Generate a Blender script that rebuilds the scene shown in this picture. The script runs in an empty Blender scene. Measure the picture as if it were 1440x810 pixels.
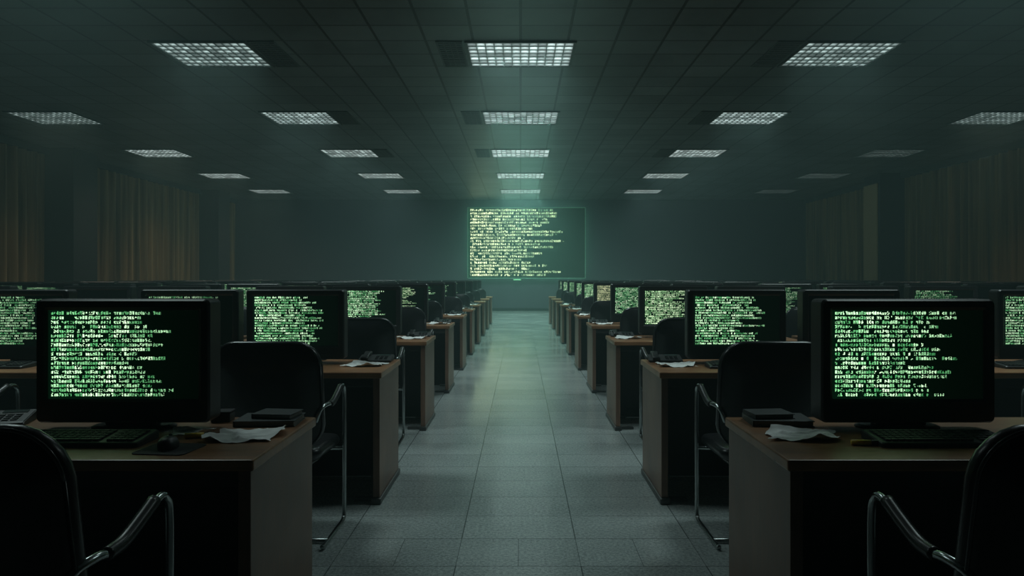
import bpy, bmesh, math, random
from mathutils import Vector, Matrix
random.seed(7)
S = bpy.context.scene
C = S.collection
PI = math.pi
H = 1.29; F = 1080.0
S.view_settings.view_transform = 'Standard'
S.view_settings.look = 'None'

# ------------------------------------------------------------------ materials
def newmat(name):
    m = bpy.data.materials.new(name); m.use_nodes = True
    nt = m.node_tree
    b = nt.nodes['Principled BSDF']
    return m, nt, b
class N:
    def __init__(s, nt): s.nt = nt
    def math(s, op, a, b=None, c=None):
        n = s.nt.nodes.new('ShaderNodeMath'); n.operation = op
        for i, v in enumerate((a, b, c)):
            if v is None: continue
            if isinstance(v, (int, float)): n.inputs[i].default_value = v
            else: s.nt.links.new(v, n.inputs[i])
        return n.outputs[0]
    def vec(s, x, y, z):
        n = s.nt.nodes.new('ShaderNodeCombineXYZ')
        for i, v in enumerate((x, y, z)):
            if isinstance(v, (int, float)): n.inputs[i].default_value = v
            else: s.nt.links.new(v, n.inputs[i])
        return n.outputs[0]
    def white(s, v):
        n = s.nt.nodes.new('ShaderNodeTexWhiteNoise'); n.noise_dimensions = '3D'
        s.nt.links.new(v, n.inputs['Vector']); return n.outputs['Value']
    def noise(s, v, scale, detail=2.0, rough=.5):
        n = s.nt.nodes.new('ShaderNodeTexNoise')
        n.inputs['Scale'].default_value = scale; n.inputs['Detail'].default_value = detail
        n.inputs['Roughness'].default_value = rough
        s.nt.links.new(v, n.inputs['Vector']); return n.outputs['Fac']
    def mix(s, f, a, b):
        n = s.nt.nodes.new('ShaderNodeMix'); n.data_type = 'RGBA'
        for i, v in ((0, f), (6, a), (7, b)):
            if isinstance(v, (int, float)): n.inputs[i].default_value = v
            elif isinstance(v, tuple): n.inputs[i].default_value = (v[0], v[1], v[2], 1)
            else: s.nt.links.new(v, n.inputs[i])
        return n.outputs[2]
    def coord(s, which='Object'):
        n = s.nt.nodes.new('ShaderNodeTexCoord'); return n.outputs[which]
    def sep(s, v):
        n = s.nt.nodes.new('ShaderNodeSeparateXYZ'); s.nt.links.new(v, n.inputs[0]); return n.outputs
    def bump(s, h, strength, dist, b):
        n = s.nt.nodes.new('ShaderNodeBump'); n.inputs['Strength'].default_value = strength
        n.inputs['Distance'].default_value = dist
        s.nt.links.new(h, n.inputs['Height']); s.nt.links.new(n.outputs[0], b.inputs['Normal'])
    def map(s, v, sc):
        n = s.nt.nodes.new('ShaderNodeMapping'); n.inputs['Scale'].default_value = sc
        s.nt.links.new(v, n.inputs[0]); return n.outputs[0]

def simple(name, col, rough=.5, metal=0.0, var=.15, scale=20, bump=0.0, spec=.5):
    m, nt, b = newmat(name); n = N(nt)
    f = n.noise(n.coord(), scale, 3)
    c2 = tuple(max(0, x*(1-var)) for x in col); c1 = tuple(min(1, x*(1+var)) for x in col)
    nt.links.new(n.mix(f, c2, c1), b.inputs['Base Color'])
    b.inputs['Roughness'].default_value = rough; b.inputs['Metallic'].default_value = metal
    b.inputs['Specular IOR Level'].default_value = spec
    if bump: n.bump(f, bump, .004, b)
    return m
def wood(name, dark, light, rough=.4, axis='x'):
    m, nt, b = newmat(name); n = N(nt)
    co = n.coord()
    sc = (1.5, 22, 22) if axis == 'x' else (22, 22, 1.6)
    f = n.noise(n.map(co, sc), 2.0, 6, .65)
    g = n.noise(co, 3.0, 3)
    k = n.math('MULTIPLY', f, n.math('ADD', n.math('MULTIPLY', n.math('SUBTRACT', g, .5), 2.2), .9))
    nt.links.new(n.mix(k, dark, light), b.inputs['Base Color'])
    nt.links.new(n.math('ADD', n.math('MULTIPLY', f, .25), rough-.1), b.inputs['Roughness'])
    n.bump(f, .12, .002, b)
    return m
def emis(name, col, strength):
    m, nt, b = newmat(name)
    n = N(nt); f = n.noise(n.coord(), 6, 2)
    nt.links.new(n.mix(f, tuple(x*.8 for x in col), col), b.inputs['Emission Color'])
    b.inputs['Base Color'].default_value = (.3, .3, .3, 1)
    b.inputs['Emission Strength'].default_value = strength
    m.cycles.emission_sampling = 'NONE'
    return m
def lamp_mat(name, col, strength, nx, ny, w, d):
    m, nt, b = newmat(name); n = N(nt)
    x, y, z = n.sep(n.coord())
    cx = n.math('MULTIPLY', n.math('ADD', x, w), nx/(2*w)); cy = n.math('MULTIPLY', n.math('ADD', y, d), ny/(2*d))
    fx = n.math('ABSOLUTE', n.math('SUBTRACT', n.math('FRACT', cx), .5)); fy = n.math('ABSOLUTE', n.math('SUBTRACT', n.math('FRACT', cy), .5))
    e = n.math('SUBTRACT', 1.0, n.math('MULTIPLY', n.math('MAXIMUM', fx, fy), 2.0))
    e = n.math('POWER', n.math('MAXIMUM', e, 0.0), .6)
    oi = nt.nodes.new('ShaderNodeObjectInfo').outputs['Random']
    wn = n.white(n.vec(n.math('FLOOR', cx), n.math('FLOOR', cy), n.math('MULTIPLY', oi, 50.0)))
    tb = n.math('ADD', .34, n.math('MULTIPLY', n.math('ABSOLUTE', n.math('SINE', n.math('MULTIPLY', y, 2*PI/(2*d)))), .80))
    k = n.math('MULTIPLY', n.math('MULTIPLY', e, tb), n.math('ADD', .22, n.math('MULTIPLY', wn, 1.05)))
    nt.links.new(n.mix(n.math('MINIMUM', k, 1.0), tuple(c*.06 for c in col), col), b.inputs['Emission Color'])
    b.inputs['Base Color'].default_value = (.2, .2, .2, 1)
    b.inputs['Emission Strength'].default_value = strength
    m.cycles.emission_sampling = 'NONE'
    return m

M = {}
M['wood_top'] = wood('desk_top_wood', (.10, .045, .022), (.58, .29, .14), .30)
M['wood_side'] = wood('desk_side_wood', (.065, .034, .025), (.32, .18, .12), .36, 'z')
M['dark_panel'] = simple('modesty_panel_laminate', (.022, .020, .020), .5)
M['foot'] = simple('desk_foot_metal', (.10, .10, .10), .4, .8)
M['plastic'] = simple('black_monitor_plastic', (.016, .017, .018), .34)
M['plastic2'] = simple('dark_grey_plastic', (.024, .027, .028), .45)
M['keycap'] = simple('keycap_plastic', (.028, .031, .033), .5)
M['leather'] = simple('black_leatherette', (.018, .019, .021), .28, 0, .3, 90, .08)
M['rim_highlight'] = simple('leatherette_highlight', (.05, .053, .057), .2)
M['chrome'] = simple('chrome_tube', (.42, .45, .45), .2, 1.0, .05)
M['paper'] = simple('white_paper', (.94, .96, .94), .8, 0, .04)
M['pad'] = simple('black_rubber_pad', (.015, .015, .017), .8)
M['book'] = simple('dark_book_cover', (.04, .05, .05), .45)
M['pages'] = simple('book_pages', (.22, .22, .20), .8)
M['yellow'] = simple('yellow_highlighter_plastic', (1.0, .65, .06), .4)
M['white_frame'] = simple('fixture_metal', (.12, .145, .14), .5, .0)
M['louver'] = simple('louver_aluminium', (.34, .38, .37), .4, .5)
M['vent'] = simple('vent_metal', (.10, .122, .12), .6, 0)
M['lit'] = lamp_mat('fixture_lamp_lit', (.74, 1.0, .97), 1.45, 12, 7, .59, .55)
M['lit2'] = lamp_mat('fixture_lamp_low', (.72, 1.0, .96), .8, 12, 7, .59, .55)
M['lit3'] = lamp_mat('fixture_lamp_far', (.74, 1.0, .96), 1.9, 12, 7, .59, .55)
M['lit4'] = lamp_mat('fixture_lamp_far_side', (.74, 1.0, .96), 1.15, 12, 7, .59, .55)
M['dim'] = lamp_mat('fixture_lamp_dim', (.7, 1.0, .95), .14, 12, 7, .59, .55)
M['led'] = emis('green_led', (.2, 1, .4), 1.0)
M['lcd'] = simple('phone_lcd', (.04, .06, .055), .2)
M['window'] = emis('dusk_window_glow', (1.0, .82, .5), .10)
M['beige'] = simple('lit_face_beige', (.60, .46, .26), .8)

def wall_mat(name, a, b2):
    m, nt, b = newmat(name); n = N(nt); co = n.coord()
    f = n.noise(co, .7, 4)
    nt.links.new(n.mix(f, a, b2), b.inputs['Base Color'])
    b.inputs['Roughness'].default_value = .8
    n.bump(n.noise(co, 60, 2), .1, .002, b)
    return m
M['wall'] = wall_mat('wall_paint', (.072, .078, .100), (.108, .118, .145))
M['pillar'] = wall_mat('pillar_paint', (.02, .027, .029), (.035, .044, .046))
def curtain_mat():
    m, nt, b = newmat('curtain_cloth'); n = N(nt); co = n.coord()
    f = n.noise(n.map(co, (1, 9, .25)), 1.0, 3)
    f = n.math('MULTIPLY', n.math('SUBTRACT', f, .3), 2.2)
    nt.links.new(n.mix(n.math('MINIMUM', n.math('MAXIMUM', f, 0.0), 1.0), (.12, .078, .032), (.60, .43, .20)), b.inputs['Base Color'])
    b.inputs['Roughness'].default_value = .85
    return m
M['curtain'] = curtain_mat()
def floor_mat():
    m, nt, b = newmat('terrazzo_floor_tiles'); n = N(nt); co = n.coord()
    x, y, z = n.sep(co)
    ty = n.math('DIVIDE', n.math('ADD', y, 1000*.36-.19), .36)
    half = n.math('COMPARE', n.math('FLOOR', ty), 1009.0, .5)       # one course of half-size tiles
    tx = n.math('MULTIPLY', n.math('DIVIDE', n.math('ADD', x, 1000*.56+.29), .56), n.math('ADD', 1.0, half))
    fx = n.math('FRACT', tx); fy = n.math('FRACT', ty)
    lx = n.math('GREATER_THAN', n.math('ABSOLUTE', n.math('SUBTRACT', fx, .5)), .4950)
    ly = n.math('GREATER_THAN', n.math('ABSOLUTE', n.math('SUBTRACT', fy, .5)), .493)
    line = n.math('MAXIMUM', lx, ly)
    tile = n.white(n.vec(n.math('FLOOR', tx), n.math('FLOOR', ty), 2.0))
    sp = n.noise(co, 65, 3, .85); big = n.noise(co, 1.3, 4)
    k = n.math('ADD', n.math('MULTIPLY', n.math('SUBTRACT', sp, .5), 2.8), n.math('ADD', n.math('MULTIPLY', tile, .22), n.math('MULTIPLY', big, .8)))
    c = n.mix(k, (.19, .222, .22), (.54, .60, .59))
    c = n.mix(n.math('MULTIPLY', line, .8), c, (.04, .045, .045))
    nt.links.new(c, b.inputs['Base Color'])
    nt.links.new(n.math('ADD', n.math('MULTIPLY', sp, .08), n.math('ADD', n.math('MULTIPLY', big, .12), .05)), b.inputs['Roughness'])
    b.inputs['Specular IOR Level'].default_value = .65
    n.bump(n.math('SUBTRACT', n.math('MULTIPLY', sp, .05), line), .2, .003, b)
    return m
M['floor'] = floor_mat()
def ceil_mat():
    m, nt, b = newmat('ceiling_tiles'); n = N(nt); co = n.coord()
    x, y, z = n.sep(co)
    tx = n.math('DIVIDE', n.math('ADD', x, 600), .6); ty = n.math('DIVIDE', n.math('ADD', y, 585.7143-9.7), .585714)
    fx = n.math('FRACT', tx); fy = n.math('FRACT', ty)
    ax = n.math('ABSOLUTE', n.math('SUBTRACT', fx, .5)); ay = n.math('ABSOLUTE', n.math('SUBTRACT', fy, .5))
    e = n.math('MAXIMUM', ax, ay)
    line = n.math('GREATER_THAN', e, .472)
    tile = n.white(n.vec(n.math('FLOOR', tx), n.math('FLOOR', ty), 1.0))
    sp = n.noise(co, 40, 3, .7); bg = n.noise(co, .9, 4, .6)
    k = n.math('ADD', n.math('MULTIPLY', tile, .45), n.math('ADD', n.math('MULTIPLY', sp, .35), n.math('MULTIPLY', n.math('SUBTRACT', bg, .4), 1.4)))
    c = n.mix(k, (.068, .085, .088), (.178, .215, .215))
    c = n.mix(n.math('MULTIPLY', line, .92), c, (.008, .010, .010))
    nt.links.new(c, b.inputs['Base Color'])
    b.inputs['Roughness'].default_value = .42
    n.bump(line, .5, .01, b)
    return m
M['ceiling'] = ceil_mat()

def code_mat(name, R, CC, strength, l0, l1, glow, green, white, warm, mode, seed=0.0, fade_k=.5, sampling='NONE', tp=.54, ts=.72):
    m, nt, b = newmat(name); n = N(nt)
    u, v, _ = n.sep(n.coord('UV'))
    on_ = nt.nodes.new('ShaderNodeObjectInfo'); oi = on_.outputs['Random']
    sd = n.math('ADD', n.math('MULTIPLY', oi, 91.0), seed)
    uu = n.math('DIVIDE', n.math('SUBTRACT', u, .02), .97)
    rf = n.math('MULTIPLY', n.math('DIVIDE', n.math('SUBTRACT', .985, v), .97), R)
    row = n.math('FLOOR', rf); fy = n.math('FRACT', rf)
    cf = n.math('MULTIPLY', uu, CC)
    col = n.math('FLOOR', cf); fx = n.math('FRACT', cf)
    gx = n.math('FLOOR', n.math('MULTIPLY', fx, 4.0)); gy = n.math('FLOOR', n.math('MULTIPLY', fy, 7.0))
    pix = n.math('GREATER_THAN', n.white(n.vec(n.math('ADD', n.math('MULTIPLY', col, 4), gx), n.math('ADD', n.math('MULTIPLY', row, 7), gy), sd)), tp)
    stem = n.math('GREATER_THAN', n.white(n.vec(n.math('ADD', n.math('MULTIPLY', col, 4), gx), row, n.math('ADD', sd, 3.3))), ts)
    on = n.math('MAXIMUM', pix, stem)
    tall = n.math('GREATER_THAN', n.white(n.vec(col, row, n.math('ADD', sd, 9.1))), .62)
    top = n.math('SUBTRACT', 1.0, tall)
    inrow = n.math('MULTIPLY', n.math('GREATER_THAN', n.math('ADD', gy, .5), top), n.math('LESS_THAN', gy, 4.5))
    incol = n.math('LESS_THAN', gx, 2.5)
    word = n.math('GREATER_THAN', n.white(n.vec(col, row, n.math('ADD', sd, 1.7))), .10)
    rr = n.white(n.vec(row, 5.0, sd)); r2 = n.white(n.vec(row, 8.0, sd))
    ln = n.math('ADD', n.math('MULTIPLY', rr, l1-l0), l0)
    ln = n.math('MULTIPLY', ln, n.math('ADD', .75, n.math('MULTIPLY', n.math('GREATER_THAN', r2, .15), .25)))
    inl = n.math('LESS_THAN', uu, ln)
    ing = n.math('MULTIPLY', n.math('GREATER_THAN', uu, 0.0), n.math('MULTIPLY', n.math('GREATER_THAN', rf, 0.0), n.math('LESS_THAN', rf, float(R))))
    k = on
    for q in (inrow, incol, word, inl, ing): k = n.math('MULTIPLY', k, q)
    wr = n.white(n.vec(n.math('FLOOR', n.math('DIVIDE', cf, 3.0)), row, n.math('ADD', sd, 4.2)))
    br = n.math('ADD', n.math('MULTIPLY', wr, .8), .4)
    fade = n.math('SUBTRACT', 1.15, n.math('MULTIPLY', uu, fade_k))
    br = n.math('MULTIPLY', br, fade)
    c = n.mix(wr, green, white)
    if mode == 'object':     # the object's own colour: red = how cream its text is, green = brightness
        r_, g_, b_ = n.sep(on_.outputs['Color'])
        c = n.mix(r_, c, warm)
        nt.links.new(n.math('MULTIPLY', g_, strength), b.inputs['Emission Strength'])
    else:                    # cream at the left, green to the right
        c = n.mix(n.math('MAXIMUM', n.math('SUBTRACT', .70, n.math('MULTIPLY', uu, .75)), 0.0), c, warm)
        b.inputs['Emission Strength'].default_value = strength
    inner = n.math('SUBTRACT', 1.0, n.math('MULTIPLY', uu, .9))
    gl = n.mix(n.math('MULTIPLY', n.math('ADD', n.math('MULTIPLY', inl, .5), .5), inner), tuple(g*.15 for g in glow), glow)
    fin = n.mix(n.math('MINIMUM', n.math('MULTIPLY', k, br), 1.0), gl, c)
    nt.links.new(fin, b.inputs['Emission Color'])
    b.inputs['Base Color'].default_value = (.004, .005, .005, 1)
    b.inputs['Roughness'].default_value = .25
    m.cycles.emission_sampling = sampling
    return m
M['code'] = code_mat('monitor_code', 19, 56, 1.7, .60, .84, (.0004, .0045, .0018), (.14, .72, .24), (.66, 1.0, .62), (.95, .88, .50), 'object', 0, .75)
M['wallcode'] = code_mat('wall_screen_code', 22, 60, 2.2, .60, .84, (.004, .028, .013), (.24, .74, .34), (.62, 1.0, .52), (.86, 1.0, .60), 'left', 3.0, .65, 'AUTO', .55, .74)

# ------------------------------------------------------------------ mesh helpers
def box(bm, x0, x1, y0, y1, z0, z1, bev=0, seg=2):
    vs = [bm.verts.new((x, y, z)) for x in (x0, x1) for y in (y0, y1) for z in (z0, z1)]
    idx = [(0,1,3,2),(4,6,7,5),(0,4,5,1),(2,3,7,6),(0,2,6,4),(1,5,7,3)]
    fs = [bm.faces.new([vs[i] for i in f]) for f in idx]
    if bev:
        es = list({e for f in fs for e in f.edges})
        bmesh.ops.bevel(bm, geom=es, offset=bev, segments=seg, profile=.5, affect='EDGES')
    return bm
def smooth_path(pts, n=6):
    P = [Vector(p) for p in pts]; out = []
    for i in range(len(P)-1):
        p0 = P[max(i-1, 0)]; p1 = P[i]; p2 = P[i+1]; p3 = P[min(i+2, len(P)-1)]
        for k in range(n):
            t = k/n
            out.append(.5*((2*p1)+(-p0+p2)*t+(2*p0-5*p1+4*p2-p3)*t*t+(-p0+3*p1-3*p2+p3)*t**3))
    out.append(P[-1]); return out
def tube(bm, pts, r, seg=8, smooth=6):
    P = smooth_path(pts, smooth) if smooth else [Vector(p) for p in pts]
    rings = []; up = Vector((1, 0, .01)).normalized()
    for i, p in enumerate(P):
        t = (P[min(i+1, len(P)-1)]-P[max(i-1, 0)]).normalized()
        a = up - t*up.dot(t)
        if a.length < 1e-3: a = Vector((0, 1, 0)) - t*t.y
        a.normalize(); up = a; b_ = t.cross(a)
        rings.append([bm.verts.new(p + r*(a*math.cos(2*PI*k/seg)+b_*math.sin(2*PI*k/seg))) for k in range(seg)])
    for A, B in zip(rings, rings[1:]):
        for k in range(seg): bm.faces.new((A[k], A[(k+1) % seg], B[(k+1) % seg], B[k]))
    bm.faces.new(rings[0][::-1]); bm.faces.new(rings[-1])
    return bm
def rrect(w, h, r, n=6):
    pts = []
    for cx, cy, a0 in ((w/2-r, h/2-r, 0), (-w/2+r, h/2-r, PI/2), (-w/2+r, -h/2+r, PI), (w/2-r, -h/2+r, 1.5*PI)):
        for k in range(n+1):
            a = a0 + PI/2*k/n; pts.append((cx+r*math.cos(a), cy+r*math.sin(a)))
    return pts
def loft(bm, rings, cap0=True, cap1=True):
    R = [[bm.verts.new(p) for p in ring] for ring in rings]
    for A, B in zip(R, R[1:]):
        n = len(A)
        for k in range(n): bm.faces.new((A[k], A[(k+1) % n], B[(k+1) % n], B[k]))
    if cap0: bm.faces.new(R[0][::-1])
    if cap1: bm.faces.new(R[-1])
    return bm
def cushion(w, h, t, r, fn, edge=.02, dome=.012):
    bm = bmesh.new(); rings = []
    def ring(inset, c, sc=1.0):
        rr = max(r-inset, .012)
        return [fn(a*sc, b*sc, c) for a, b in rrect(w-2*inset, h-2*inset, rr)]
    S_ = ((.25, 1.0), (.5, .9), (.75, .6), (.9, .28))
    for sc, f in S_: rings.append(ring(edge, -t/2-dome*f, sc))
    rings.append(ring(edge, -t/2))
    for k in range(1, 6):
        a = PI*k/6; rings.append(ring(edge*(1-math.sin(a)), -t/2*math.cos(a)))
    rings.append(ring(edge, t/2))
    for sc, f in S_[::-1]: rings.append(ring(edge, t/2+dome*f, sc))
    return loft(bm, rings)
def obj(name, bm, mat, parent=None, smooth=False, loc=None):
    bmesh.ops.recalc_face_normals(bm, faces=bm.faces)
    me = bpy.data.meshes.new(name); bm.to_mesh(me); bm.free()
    me.materials.append(mat)
    if smooth:
        for p in me.polygons: p.use_smooth = True
    o = bpy.data.objects.new(name, me); C.objects.link(o)
    if parent: o.parent = parent
    if loc: o.location = loc
    return o
def tag(o, label, cat, group=None, kind=None):
    o['label'] = label; o['category'] = cat
    if group: o['group'] = group
    if kind: o['kind'] = kind
    return o
def thing(name, loc=(0, 0, 0), rz=0):
    o = bpy.data.objects.new(name, None); C.objects.link(o)
    o.empty_display_size = .1
    o.location = loc; o.rotation_euler = (0, 0, rz); return o
def dup(root, loc, rz, label, cat, group):
    r = root.copy(); C.objects.link(r); r.location = loc; r.rotation_euler = (0, 0, rz)
    for ch in list(root.children):
        c = ch.copy(); C.objects.link(c); c.parent = r
        for g in ch.children:
            d = g.copy(); C.objects.link(d); d.parent = c
    tag(r, label, cat, group); return r
def struct(name, bm, mat, label=None):
    o = obj(name, bm, mat); o['kind'] = 'structure'
    if label: o['label'] = label
    return o
class Proto:
    def __init__(s, root, cat, group): s.root = root; s.used = False; s.cat = cat; s.group = group
    def put(s, loc, rz, label):
        if not s.used:
            s.used = True; s.root.location = loc; s.root.rotation_euler = (0, 0, rz)
            tag(s.root, label, s.cat, s.group); return s.root
        return dup(s.root, loc, rz, label, s.cat, s.group)

# ------------------------------------------------------------------ room
XW = 11.15; YB = 29.6; YN = -3.0; ZC = 4.28
struct('floor', box(bmesh.new(), -XW-.2, XW+.2, YN-.2, YB+.2, -.1, 0), M['floor'], 'grey speckled tiled floor')
struct('ceiling', box(bmesh.new(), -XW-.2, XW+.2, YN-.2, YB+.2, ZC, ZC+.1), M['ceiling'], 'dark suspended tile ceiling')
struct('wall_left', box(bmesh.new(), -XW-.2, -XW, YN, YB, 0, ZC), M['wall'], 'dark left wall behind curtains')
struct('wall_right', box(bmesh.new(), XW, XW+.2, YN, YB, 0, ZC), M['wall'], 'dark right wall behind curtains')
struct('wall_back', box(bmesh.new(), -XW, XW, YB, YB+.2, 0, ZC), M['wall'], 'dark blue-grey end wall behind the big screen')
struct('wall_front', box(bmesh.new(), -XW, XW, YN-.2, YN, 0, ZC), M['wall'], 'wall behind the viewer')
struct('baseboard_back', box(bmesh.new(), -XW, XW, YB-.02, YB, 0, .1), M['plastic2'], 'dark skirting along the end wall')
for i, (sx, y0) in enumerate(((-1, 17.7), (-1, 26.2), (1, 22.0), (1, 13.5), (-1, 9.2))):
    a, b_ = sorted((sx*10.3, sx*XW))
    struct('wall_pillar_%d' % (i+1), box(bmesh.new(), a, b_, y0, y0+1.0, 0, ZC), M['pillar'], 'square wall pillar between curtains')
struct('trim_6', box(bmesh.new(), 10.27, 10.3, 22.12, 23.0, 0, 4.0), M['beige'], 'added beige strip painted as the lit aisle face of the right pillar')  # added strip, lit look of the pillar's aisle face put into its colour
struct('window_1', box(bmesh.new(), XW-.02, XW, 19.0, 19.9, .9, 3.9), M['window'], 'dusk lit window seen through a slit in the curtains')

def curtain(sx, y0, y1, label, ph):
    bm = bmesh.new(); n = int((y1-y0)/.03); zs = (.04, .6, 1.6, 2.6, 3.6, 4.12)
    cols = []
    for i in range(n+1):
        y = y0+(y1-y0)*i/n
        col = []
        for z in zs:
            amp = .075+.02*math.sin(y*3.1+ph)
            x = amp*math.sin(2*PI*y/.36+.9*math.sin(y*2.3+ph)+.06*z)+.012*math.sin(y*11)
            col.append(bm.verts.new((sx*10.98+x, y, z)))
        cols.append(col)
    for A, B in zip(cols, cols[1:]):
        for k in range(len(zs)-1): bm.faces.new((A[k], B[k], B[k+1], A[k+1]))
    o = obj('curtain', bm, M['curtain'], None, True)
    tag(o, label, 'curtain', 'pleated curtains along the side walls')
cl = [(-1, 13.6, 17.66, 'olive brown pleated curtain at the left picture edge before the pillar'),
      (-1, 18.74, 22.4, 'nearer olive brown curtain on the left wall just past the pillar'),
      (-1, 22.42, 26.16, 'farther olive brown curtain on the left wall before the second pillar'),
      (-1, 27.24, 29.5, 'shadowy curtain in the far left corner beside the end wall'),
      (1, 14.54, 19.34, 'olive curtain at the right picture edge, nearer side of the lit slit'),
      (1, 19.50, 21.96, 'olive curtain between the lit slit and the right wall pillar'),
      (1, 23.04, 26.2, 'dim curtain on the right wall just beyond the pillar'),
      (1, 26.22, 29.5, 'farthest dim curtain on the right wall beside the end wall')]
for i, (sx, a, b_, l) in enumerate(cl): curtain(sx, a, b_, l, i*1.3)
for i, (sx, a, b_) in enumerate(((-1, 13.5, 17.7), (-1, 18.7, 26.2), (-1, 27.2, 29.6), (1, 14.5, 22.0), (1, 23.0, 29.6))):
    struct('trim_%d' % (i+1), box(bmesh.new(), sx*10.98-.10, sx*10.98+.10, a, b_, 4.12, 4.28), M['pillar'], 'curtain pelmet under the ceiling')

# ------------------------------------------------------------------ wall screen
ws = thing('projection_screen', (.23, YB-.16, 1.25))
W2, HS = 2.26, 2.72
bm = bmesh.new()
for a in ((-W2, W2, 0, .02), (-W2, W2, HS-.02, HS)): box(bm, a[0], a[1], -.05, .025, a[2], a[3])
for a in ((-W2, -W2+.02), (W2-.02, W2)): box(bm, a[0], a[1], -.05, .025, .02, HS-.02)
fm = simple('screen_frame_glow', (.30, .6, .45), .4)
fb_ = fm.node_tree.nodes['Principled BSDF']; fb_.inputs['Emission Color'].default_value = (.2, .7, .4, 1); fb_.inputs['Emission Strength'].default_value = .09  # frame is no lamp, a faint green glow is put into its material
obj('screen_frame', bm, fm, ws)
obj('back_panel', box(bmesh.new(), -W2+.02, W2-.02, -.015, .02, .02, HS-.02), M['pad'], ws)
for x in (-1.6, 1.6):
    for z in (.5, 2.2): obj('wall_mount', box(bmesh.new(), x-.05, x+.05, .021, .16, z-.05, z+.05), M['pad'], ws)
def quad_uv(bm, x0, x1, y, z0, z1):
    vs = [bm.verts.new(p) for p in ((x0, y, z0), (x1, y, z0), (x1, y, z1), (x0, y, z1))]
    f = bm.faces.new(vs); uv = bm.loops.layers.uv.new('UVMap')
    for l, c in zip(f.loops, ((0, 0), (1, 0), (1, 1), (0, 1))): l[uv].uv = c
    return bm
def plain(name, bm, mat, parent):
    me = bpy.data.meshes.new(name); bm.to_mesh(me); bm.free(); me.materials.append(mat)
    o = bpy.data.objects.new(name, me); C.objects.link(o); o.parent = parent; return o
plain('screen_surface', quad_uv(bmesh.new(), -W2+.02, W2-.02, -.02, .02, HS-.02), M['wallcode'], ws)
obj('status_light', box(bmesh.new(), -.5, -.22, -.06, -.02, -.07, -.03, .008), M['led'], ws)
tag(ws, 'large wall screen full of pale green code on the end wall', 'screen')
# added green lamps hidden behind the screen, to make a glow around it
for nm, loc, sx_, sy_ in (('left', (.23-2.0, YB-.125, 2.6), .15, 2.4), ('right', (.23+2.0, YB-.125, 2.6), .15, 2.4), ('top', (.23, YB-.125, 3.75), 4.0, .15), ('low', (.23, YB-.125, 1.45), 4.0, .15)):
    bl = bpy.data.lights.new('screen_backlight', 'AREA'); bl.shape = 'RECTANGLE'; bl.size = sx_; bl.size_y = sy_
    bl.energy = 12; bl.color = (.22, 1.0, .55)
    o = bpy.data.objects.new('screen_backlight', bl); C.objects.link(o); o.location = loc; o.rotation_euler = (PI/2, 0, 0)

# ------------------------------------------------------------------ ceiling lights
def make_fix(mat, dep=.024):
    t = thing('ceiling_light')
    w, d = .62, .58
    bm = bmesh.new(); fd = -dep-.004
    box(bm, -w, w, -d, -d+.03, fd, 0); box(bm, -w, w, d-.03, d, fd, 0)
    box(bm, -w, -w+.03, -d+.03, d-.03, fd, 0); box(bm, w-.03, w, -d+.03, d-.03, fd, 0)
    obj('frame', bm, M['white_frame'], t)
    obj('diffuser', box(bmesh.new(), -w+.03, w-.03, -d+.03, d-.03, -.006, -.001), mat, t)
    bm = bmesh.new()
    nx, ny = 12, 7
    for i in range(1, nx):
        x = -w+.03+(2*w-.06)*i/nx; box(bm, x-.005, x+.005, -d+.03, d-.03, -dep, -.007)
    for j in range(1, ny):
        y = -d+.03+(2*d-.06)*j/ny; box(bm, -w+.03, w-.03, y-.006, y+.006, -dep-.001, -.008)
    obj('louver', bm, M['louver'], t)
    return t
lit = Proto(make_fix(M['lit'], .020), 'ceiling light', 'louvred ceiling lights')
lit2 = Proto(make_fix(M['lit2'], .020), 'ceiling light', 'louvred ceiling lights')
lit3 = Proto(make_fix(M['lit3'], .015), 'ceiling light', 'louvred ceiling lights')
lit4 = Proto(make_fix(M['lit4'], .013), 'ceiling light', 'louvred ceiling lights')
dimf = Proto(make_fix(M['dim'], .013), 'ceiling light', 'dim ceiling lights')
LD = {}
def lamp(x, y, e, col):
    key = (e, col)
    if key not in LD:
        la = bpy.data.lights.new('troffer_or_fill_lamp', 'AREA'); la.shape = 'RECTANGLE'; la.size = 1.15; la.size_y = 1.05
        la.spread = math.radians(125); la.energy = e; la.color = col; LD[key] = la
    o = bpy.data.objects.new('troffer_or_fill_lamp', LD[key]); C.objects.link(o); o.location = (x, y, ZC-.035)
WH = (.76, 1.0, .98); TG = (.52, 1.0, .84)
RW = ['nearest', 'second nearest', 'third', 'fourth', 'farthest']
for r in range(5):
    y = 9.7+.59+4.1*r
    for x, cw in ((0, 'in the row above the aisle'), (-4.1, 'in the row just left of the aisle'), (4.25, 'in the row just right of the aisle'),
                  (-8.7, 'in the outer left row'), (8.9, 'in the outer right row')):
        if abs(x) > 8 and r == 0: continue
        if x > 8 and r >= 2: dimf.put((x, y, ZC), 0, 'dim almost unlit louvred ceiling light, %s %s' % (RW[r], cw))
        else:
            mid = abs(x) < 1
            P = (lit3 if mid else lit4) if r >= 2 else (lit if mid or (r == 1 and abs(x) < 5) else lit2)
            fx_ = P.put((x, y, ZC), 0, 'glowing louvred ceiling light, %s %s' % (RW[r], cw))
            fx_.scale = (1.15 if mid else 1.0, 1, 1)
            if mid: lamp(x, y, 42 if r < 1 else 52 if r < 2 else (70 if r < 3 else 88), WH if r == 0 else TG)
            elif abs(x) < 5: lamp(x, y, 15, WH)
            else: lamp(x, y, 9, (1.0, .94, .76))
lamp(0, 6.19, 14, WH); lamp(-3.2, 5.2, 32, WH); lamp(3.2, 5.2, 32, WH)  # unseen lamps without fixtures, added to brighten the near desks and chairs
t = thing('ceiling_vent')
bm = bmesh.new()
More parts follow.
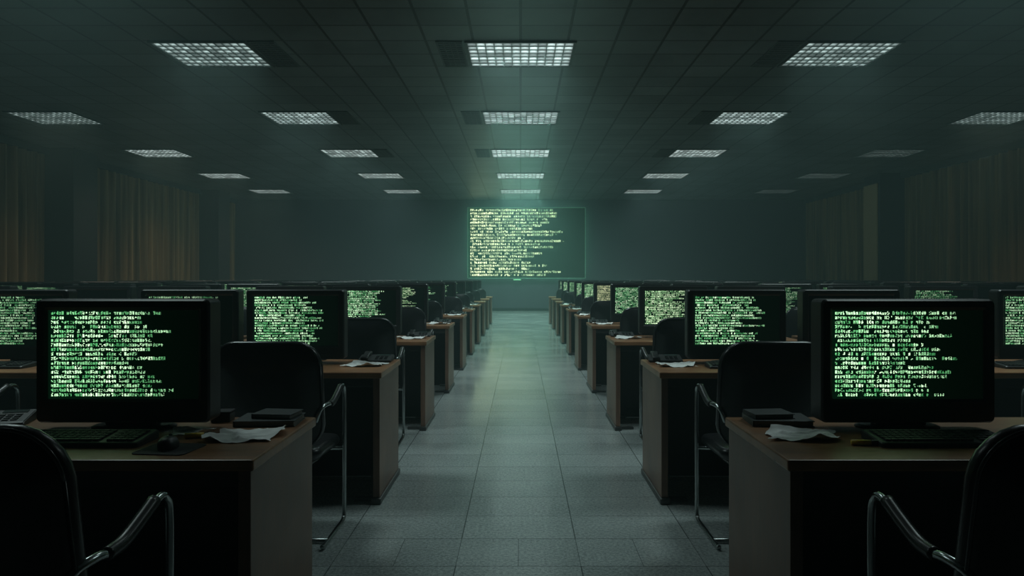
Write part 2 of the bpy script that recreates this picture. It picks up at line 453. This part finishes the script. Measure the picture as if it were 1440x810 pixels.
box(bm, -.17, .17, -.58, -.55, -.015, 0); box(bm, -.17, .17, .55, .58, -.015, 0); box(bm, -.17, -.15, -.55, .55, -.015, 0); box(bm, .15, .17, -.55, .55, -.015, 0)
obj('vent_frame', bm, M['vent'], t)
bm = bmesh.new()
for k in range(12): y = -.5+k*.09; box(bm, -.15, .15, y, y+.05, -.012, -.003)
for k in range(1, 4): x = -.15+k*.075; box(bm, x-.005, x+.005, -.55, .55, -.013, -.002)
obj('vent_grille', bm, M['vent'], t)
vent = Proto(t, 'air vent', 'dark ceiling vents beside the lights')
for r in range(3):
    y = 9.7+.59+4.1*r
    vent.put((-.91, y, ZC), 0, 'dark ceiling air vent left of the %s light above the aisle' % RW[r])
    vent.put((-3.29, y, ZC), 0, 'dark ceiling air vent right of the %s light left of aisle' % RW[r])
    vent.put((3.43, y, ZC), 0, 'dark ceiling air vent left of the %s light right of aisle' % RW[r])

# ------------------------------------------------------------------ desk
def make_desk():
    t = thing('office_desk')
    w, d = .81, .70
    obj('desktop', box(bmesh.new(), -w, w, 0, d, .715, .75, .006), M['wood_top'], t)
    for s in (-1, 1):
        a, b_ = sorted((s*(w-.012), s*(w-.05)))
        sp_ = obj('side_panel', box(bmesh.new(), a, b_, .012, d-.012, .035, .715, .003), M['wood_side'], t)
        bm = bmesh.new()
        a, b_ = sorted((s*(w-.002), s*(w-.06)))
        box(bm, a, b_, -.01, d, 0, .035, .006)
        a, b_ = sorted((s*(w-.05), s*(w-.17)))
        box(bm, a, b_, d-.14, d-.10, 0, .02, .004); box(bm, a, b_, .06, .10, 0, .02, .004)
        obj('foot', bm, M['foot'], sp_)
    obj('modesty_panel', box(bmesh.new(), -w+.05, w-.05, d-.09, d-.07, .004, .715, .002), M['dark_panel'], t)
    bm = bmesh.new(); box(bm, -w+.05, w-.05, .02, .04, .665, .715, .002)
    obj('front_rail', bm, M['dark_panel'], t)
    return t
desk = Proto(make_desk(), 'desk', 'rows of wooden office desks')

# ------------------------------------------------------------------ monitor
def make_monitor():
    t = thing('computer_monitor')
    w, z0, z1 = .61, .030, .463
    h = z1-z0; zc = (z0+z1)/2
    iw, ih, ic = .53, .312, z1-.038-.156
    def R(wi, hi, r, y, c=zc): return [(a, y, c+b) for a, b in rrect(wi, hi, r, 4)]
    bm = bmesh.new()
    rings = [R(iw, ih, .004, .006, ic), R(iw, ih, .004, -.004, ic), R(iw+.02, ih+.02, .01, -.010, ic), R(w-.012, h-.012, .014, -.012), R(w, h, .018, -.002),
             R(w, h, .018, .090), R(w-.02, h-.02, .02, .105), R(w-.12, h-.10, .03, .125), R(w-.22, h-.18, .03, .175), R(w-.25, h-.21, .03, .182)]
    loft(bm, rings)
    ho = obj('housing', bm, M['plastic'], t)
    plain('screen', quad_uv(bmesh.new(), -iw/2, iw/2, -.001, ic-ih/2, ic+ih/2), M['code'], t)
    bm = bmesh.new(); box(bm, -.09, .09, .04, .10, .010, z0+.10, .008)
    obj('stand_neck', bm, M['plastic'], t)
    bm = bmesh.new()
    def E(a, b_, z): return [(a*math.cos(2*PI*k/28), .075+b_*math.sin(2*PI*k/28), z) for k in range(28)]
    loft(bm, [E(.15, .088, 0), E(.15, .088, .005), E(.135, .078, .011), E(.10, .05, .014)])
    obj('stand_base', bm, M['plastic'], t)
    bm = bmesh.new()
    for k in range(4): box(bm, .14+k*.022, .152+k*.022, -.0145, -.011, z0+.022, z0+.029)
    obj('buttons', bm, M['plastic2'], ho)
    bm = bmesh.new(); tube(bm, [(.06, .18, .2), (.07, .203, .14), (.08, .208, .06), (.10, .208, .008), (.14, .208, .006)], .004, 6, 5)
    obj('cable', bm, M['pad'], t, True)
    return t
mon = Proto(make_monitor(), 'monitor', 'black monitors showing code')

# ------------------------------------------------------------------ chair
def make_chair():
    t = thing('office_chair')
    def fb(a, b_, c):
        lean = -.10*(b_+.25)
        y = -.19 + c + lean - .030*(1-(a/.25)**2) - .018*math.sin(b_*9)
        taper = 1 - .08*max(0, -b_/.25) - .05*max(0, b_/.25)
        return (a*taper, y, .725+b_)
    bk = obj('backrest', cushion(.54, .53, .055, .12, fb, .028, .025), M['leather'], t, True)
    bm = bmesh.new(); P = [fb(a, b_, -.024) for a, b_ in rrect(.524, .514, .112, 8)]
    P = P + [P[0]]
    tube(bm, P, .0045, 6, 0); obj('rim_highlight', bm, M['rim_highlight'], bk, True)  # added edge tube, paler and glossier, standing in for a rim highlight
    def fs(a, b_, c): return (a, .03+b_, .435+c-.02*max(0, (b_/.25))**2)
    obj('seat', cushion(.47, .50, .06, .08, fs, .026), M['leather'], t, True)
    for s in (-1, 1):
        x = s*.265
        bm = bmesh.new()
        tube(bm, [(s*.225, -.235, .60), (s*.245, -.225, .66), (x, -.16, .675), (x, -.08, .66), (x, .02, .69), (x, .12, .722), (x, .165, .712), (x, .185, .66),
                  (x, .185, .45), (x, .185, .2), (x, .183, .05), (x, .15, .014), (x, 0, .012), (x, -.22, .012), (x, -.27, .018)], .011, 10, 5)
        sf = obj('side_frame', bm, M['chrome'], t, True)
        bm = bmesh.new()
        tube(bm, [(x, -.13, .668), (x, -.06, .670), (x, .02, .694), (x, .10, .724)], .017, 8, 4)
        obj('armrest', bm, M['plastic'], sf, True)
        bm = bmesh.new()
        tube(bm, [(s*.18, .10, .385), (s*.18, -.12, .385), (s*.18, -.205, .42), (s*.18, -.205, .60)], .010, 8, 4)
        obj('back_bracket', bm, M['chrome'], t, True)
    for y, z in ((.185, .385), (-.16, .014)):
        bm = bmesh.new(); tube(bm, [(-.265, y, z), (.265, y, z)], .0105, 8, 0)
        obj('cross_bar', bm, M['chrome'], t, True)
    return t
chair = Proto(make_chair(), 'chair', 'black office chairs at the desks')

# ------------------------------------------------------------------ desk things
def make_keyboard():
    t = thing('keyboard')
    bm = bmesh.new()
    loft(bm, [[(a, b_, z + (b_+.08)*.08 if z > .001 else z) for a, b_ in rrect(.43-i, .16-i, .012, 3)] for z, i in ((0, 0), (.012, 0), (.016, .008))])
    obj('keyboard_body', bm, M['plastic2'], t)
    bm = bmesh.new()
    for r in range(5):
        for k in range(18):
            if k == 13: continue
            if r == 0 and 4 <= k <= 8:
                if k > 4: continue
                x0, x1 = -.195+4*.0218, -.195+9*.0218-.004
            else: x0 = -.195+k*.0218; x1 = x0+.0178
            y0 = -.062+r*.0245; z = .016+(y0+.08)*.08
            box(bm, x0, x1, y0, y0+.020, z, z+.007)
    ks = obj('keycaps', bm, M['keycap'], t); ks['kind'] = 'stuff'
    return t
kb = Proto(make_keyboard(), 'keyboard', 'black keyboards in front of the monitors')
def make_mouse():
    t = thing('computer_mouse')
    bm = bmesh.new()
    def E(s, z, o=0): return [(.031*s*math.cos(2*PI*k/20), .052*s*math.sin(2*PI*k/20)+o, z + (.004*s*-math.sin(2*PI*k/20) if z > .01 else 0)) for k in range(20)]
    loft(bm, [E(.95, 0), E(1, .006), E(.97, .018), E(.8, .029), E(.5, .035), E(.2, .037)])
    mb = obj('mouse_body', bm, M['plastic2'], t, True)
    bm = bmesh.new(); tube(bm, [(-.004, .028, .031), (.004, .028, .031)], .008, 10, 0)
    obj('scroll_wheel', bm, M['pad'], mb)
    bm = bmesh.new(); tube(bm, [(0, .05, .008), (.006, .07, .004), (-.004, .09, .004), (.0, .11, .004)], .002, 6, 4)
    obj('cable', bm, M['pad'], t, True)
    return t
mouse = Proto(make_mouse(), 'mouse', 'computer mice on the desks')
def make_phone():
    t = thing('desk_phone')
    bm = bmesh.new()
    prof = [(-.09, 0), (-.09, .012), (-.078, .017), (.078, .036), (.09, .032), (.09, 0)]
    A = [bm.verts.new((-.105, y, z)) for y, z in prof]; B = [bm.verts.new((.105, y, z)) for y, z in prof]
    n_ = len(prof)
    for k in range(n_): bm.faces.new((A[k], A[(k+1) % n_], B[(k+1) % n_], B[k]))
    bm.faces.new(A[::-1]); bm.faces.new(B)
    bmesh.ops.bevel(bm, geom=list(bm.edges), offset=.003, segments=2, affect='EDGES')
    pb = obj('phone_base', bm, M['plastic2'], t)
    def zt(y): return .017+(y+.078)*.122
    bm = bmesh.new()
    for i in range(3):
        for j in range(4):
            x = .0+i*.028; y = -.065+j*.022
            box(bm, x, x+.02, y, y+.015, zt(y)-.002, zt(y)+.004)
    obj('keypad', bm, M['plastic2'], pb)
    bm = bmesh.new()
    vs = [bm.verts.new(p) for p in ((-.0, .035, zt(.035)+.002), (.085, .035, zt(.035)+.002), (.085, .07, zt(.07)+.002), (-.0, .07, zt(.07)+.002))]
    bm.faces.new(vs); obj('display', bm, M['lcd'], pb)
    bm = bmesh.new()
    def hs(y, w_, h_, z): return [(-.062+a, y, z+b_) for a, b_ in rrect(w_, h_, .006, 3)]
    rings = []
    for y, w_, h_, dz in ((-.096, .04, .014, .0), (-.09, .046, .020, .0), (-.058, .046, .019, .0), (-.042, .040, .016, .003), (0, .038, .015, .004), (.042, .040, .016, .003), (.058, .046, .019, .0), (.09, .046, .020, 0), (.096, .04, .014, 0)):
        rings.append(hs(y, w_, h_, zt(y)+.009+dz))
    ha = obj('handset', loft(bm, rings), M['plastic'], t, True)
    bm = bmesh.new()
    P = [(-.100+.010*math.sin(PI*k/60)-.010, -.085+.15*k/60, .009+.006*math.sin(k*1.3)) for k in range(61)]
    tube(bm, P, .002, 5, 0); obj('cord', bm, M['pad'], ha, True)
    return t
phone = Proto(make_phone(), 'telephone', 'desk telephones near the aisle')
def make_book(w, d, h):
    t = thing('closed_book')
    bm = bmesh.new(); box(bm, -w/2, w/2, -d/2, d/2, 0, .003, .001); box(bm, -w/2, w/2, -d/2, d/2, h-.003, h, .001); box(bm, -w/2, -w/2+.005, -d/2, d/2, .002, h-.002)
    obj('cover', bm, M['book'], t)
    obj('pages', box(bmesh.new(), -w/2+.005, w/2-.005, -d/2+.004, d/2-.004, .003, h-.003), M['pages'], t)
    return t
book1 = Proto(make_book(.22, .17, .022), 'book', 'dark books at the aisle corners')
book2 = Proto(make_book(.15, .12, .018), 'book', 'dark books at the aisle corners')
def make_paper(seed, w=.20, d=.2, cr=1.0):
    rnd = random.Random(seed); bm = bmesh.new(); n = 26
    p1, p2 = rnd.random()*6, rnd.random()*6
    g = []
    for i in range(n+1):
        r = []
        for j in range(n+1):
            a = i/n-.5; b_ = j/n-.5
            x = w*(a+.05*math.sin(b_*9+p1)+.12*b_); y = d*(b_+.05*math.sin(a*9+p2))
            e = max(abs(a), abs(b_))*2
            ridge = 1-abs(math.sin(a*5+b_*4+p1)); ridge2 = 1-abs(math.sin(b_*7-a*4+p2)); r3_ = 1-abs(math.sin(a*13+b_*9+p2))
            z = .0015+cr*(.008*ridge**2+.006*ridge2**2+.0025*r3_**2)+.014*max(0, e-.7)*3.3*max(0, math.sin(math.atan2(b_, a)*2+p1))
            r.append(bm.verts.new((x, y, z)))
        g.append(r)
    for i in range(n):
        for j in range(n): bm.faces.new((g[i][j], g[i+1][j], g[i+1][j+1], g[i][j+1]))
    return obj('loose_paper', bm, M['paper'], None, True)
papers = [Proto(make_paper(1, .22, .20), 'paper', 'loose papers on the desks'), Proto(make_paper(5, .22, .18), 'paper', 'loose papers on the desks'), Proto(make_paper(9, .13, .10, .4), 'paper', 'loose papers on the desks')]
def make_pen():
    t = thing('highlighter_pen')
    bm = bmesh.new(); tube(bm, [(-.03, 0, .009), (.03, 0, .009)], .009, 12, 0); obj('pen_barrel', bm, M['yellow'], t, True)
    bm = bmesh.new(); tube(bm, [(.031, 0, .009), (.065, 0, .009)], .0088, 12, 0); obj('pen_cap', bm, M['plastic'], t, True)
    return t
pen = Proto(make_pen(), 'pen', 'yellow highlighters')

# ------------------------------------------------------------------ lay out the room
ROW = ['front', 'second', 'third', 'fourth', 'fifth', 'sixth', 'seventh', 'eighth', 'ninth', 'tenth']
COL = ['aisle desk', 'second desk from aisle', 'third desk from aisle', 'fourth desk from aisle', 'outermost desk']
NC = [1, 2, 3, 4, 4, 5, 5, 5, 5, 5]
WARM = {(2, 1, 0): .18, (4, 1, 0): .6, (3, -1, 0): .2}
Z = .75
rnd = random.Random(3); rd = random.Random(11); r3 = random.Random(5)
def set_screen(mo, wm, br):
    for ch in mo.children:
        if ch.name.startswith('screen'): ch.color = (wm, br, 0, 1)
for i in range(10):
    yf = 2.27+2.09*i
    for s, sw in ((-1, 'left'), (1, 'right')):
        for k in range(NC[i]):
            def X(x): return s*(x+1.73*k)
            where = '%s row %s, %s' % (ROW[i], sw, COL[k])
            desk.put((X(1.6), yf, 0), 0, 'brown wooden desk with dark kneehole panel, %s' % where)
            j = 0 if i == 0 else rnd.uniform(-.03, .03)
            mx = 1.395 if s < 0 else 1.36
            edge = (i == 1 and s > 0 and k == 1)
            if edge: mx += .2
            wm = WARM.get((i, s, k), 0.0)
            br = 1.0
            if k >= 1 and i >= 2: br = 0.0 if rd.random() < .35 else rd.uniform(.3, .65)
            elif k >= 1: br = .6
            elif i >= 3: br = rd.uniform(.75, 1.0)
            what = 'blank and dark' if br == 0 else 'showing lines of %s code' % ('cream' if wm > .5 else 'green')
            mo = mon.put((X(mx)+j*.5, yf+.43, Z), 0 if i == 0 else rnd.uniform(-.04, .04), 'black monitor %s, %s' % (what, where))
            set_screen(mo, wm, br)
            if i >= 1:
                br2 = 0.0 if r3.random() < .6 else r3.uniform(.2, .5)
                what = 'dark' if br2 == 0 else 'dim green'
                rz2 = r3.uniform(-.03, .03)
                if not edge:
                    mo = mon.put((X(2.075), yf+.46, Z), rz2, '%s outer twin monitor, %s' % (what, where))
                    set_screen(mo, 0, br2)
            cy = yf-.47 + (.05 if i == 0 else 0 if i < 2 else rnd.uniform(-.06, .04))
            cx = 1.195 if i == 0 else 1.2
            chair.put((X(cx)+(0 if i < 2 else rnd.uniform(-.05, .05)), cy, 0), 0 if i < 2 else rnd.uniform(-.12, .12), 'black chair with chrome arms, %s' % where)
            if i <= 6:
                kb.put((X(1.43 if s < 0 else 1.36)+j, yf+.24, Z), j, 'black keyboard below the monitor, %s' % where)
            if 2 <= i <= 4 and k < 2:
                mouse.put((X(1.71), yf+.24, Z), j*4, 'small dark mouse beside keyboard, %s' % where)
            if k == 0 and 1 <= i <= 6:
                phone.put((X(.93), yf+.59, Z), -s*.05+j, 'dark desk telephone near the aisle edge, %s' % where)
                papers[(i+(s > 0)) % 2].put((X(.955), yf+.345, Z+.0005), rnd.uniform(-.12, .12), 'loose white paper on the desk, %s' % where)
papers[0].put((-.93, 2.27+.335, Z+.0005), .1, 'curled white paper left of the aisle, on the nearest left desk')
papers[1].put((.955, 2.27+.335, Z+.0005), -.12, 'curled white paper right of the aisle, on the nearest right desk')
papers[2].put((-1.14, 2.27+.40, Z+.0005), .2, 'small white note between monitor and paper on the nearest left desk')
mp = obj('mouse_pad', loft(bmesh.new(), [[(a, b_, z) for a, b_ in rrect(.17, .16, .02, 4)] for z in (0, .003)]), M['pad'], None, False, (-1.10, 2.27+.14, Z))
mp.rotation_euler.z = -.1; tag(mp, 'black mouse pad at front edge of the nearest left desk', 'mouse pad')
mouse.put((-1.11, 2.27+.15, Z+.003), .2, 'small dark mouse on the pad, nearest left desk')
pen.put((-1.095, 2.27+.31, Z), .2, 'yellow highlighter beside the papers, nearest left desk')
pen.put((1.095, 2.27+.20, Z), -.1, 'yellow highlighter beside the keyboard, nearest right desk')
phone.put((-1.93, 2.27+.57, Z), .3, 'dark desk telephone at the left picture edge behind the nearest chair')
book1.put((-.93, 2.27+.585, Z), .05, 'lower dark book of the pair on the nearest left desk corner')
book2.put((-.905, 2.27+.595, Z+.022), -.12, 'small dark book on top of the pair, nearest left desk corner')
book1.put((.955, 2.27+.585, Z), -.06, 'lower dark book of the pair on the nearest right desk corner')
book2.put((.925, 2.27+.595, Z+.022), .1, 'small dark book on top of the pair, nearest right desk corner')
t = thing('card_box', (-1.12, 2.27+.62, Z), .1)
bm = bmesh.new(); box(bm, -.035, .035, -.035, .035, 0, .032, .003); obj('box_body', bm, M['plastic2'], t)
bm = bmesh.new(); box(bm, -.037, .037, -.037, .037, .0322, .040, .003); obj('box_lid', bm, M['pad'], t)
tag(t, 'small dark lidded box beside the books, nearest left desk', 'box')

# ------------------------------------------------------------------ world and camera
w = bpy.data.worlds.new('World'); S.world = w; w.use_nodes = True
wn = w.node_tree
wn.nodes['Background'].inputs[0].default_value = (.02, .03, .035, 1)
wn.nodes['Background'].inputs[1].default_value = .3
vs = wn.nodes.new('ShaderNodeVolumeScatter')
vs.inputs['Color'].default_value = (.62, .98, .95, 1); vs.inputs['Density'].default_value = .014; vs.inputs['Anisotropy'].default_value = .3
wn.links.new(vs.outputs[0], wn.nodes['World Output'].inputs['Volume'])
cam = bpy.data.cameras.new('Camera'); co = bpy.data.objects.new('Camera', cam); C.objects.link(co)
co.location = (0, 0, H); co.rotation_euler = (PI/2, 0, 0)
cam.sensor_width = 36; cam.lens = F/1440*36
cam.shift_x = -12/1440; cam.shift_y = -15/1440
cam.clip_end = 100; cam.clip_start = .05
S.camera = co
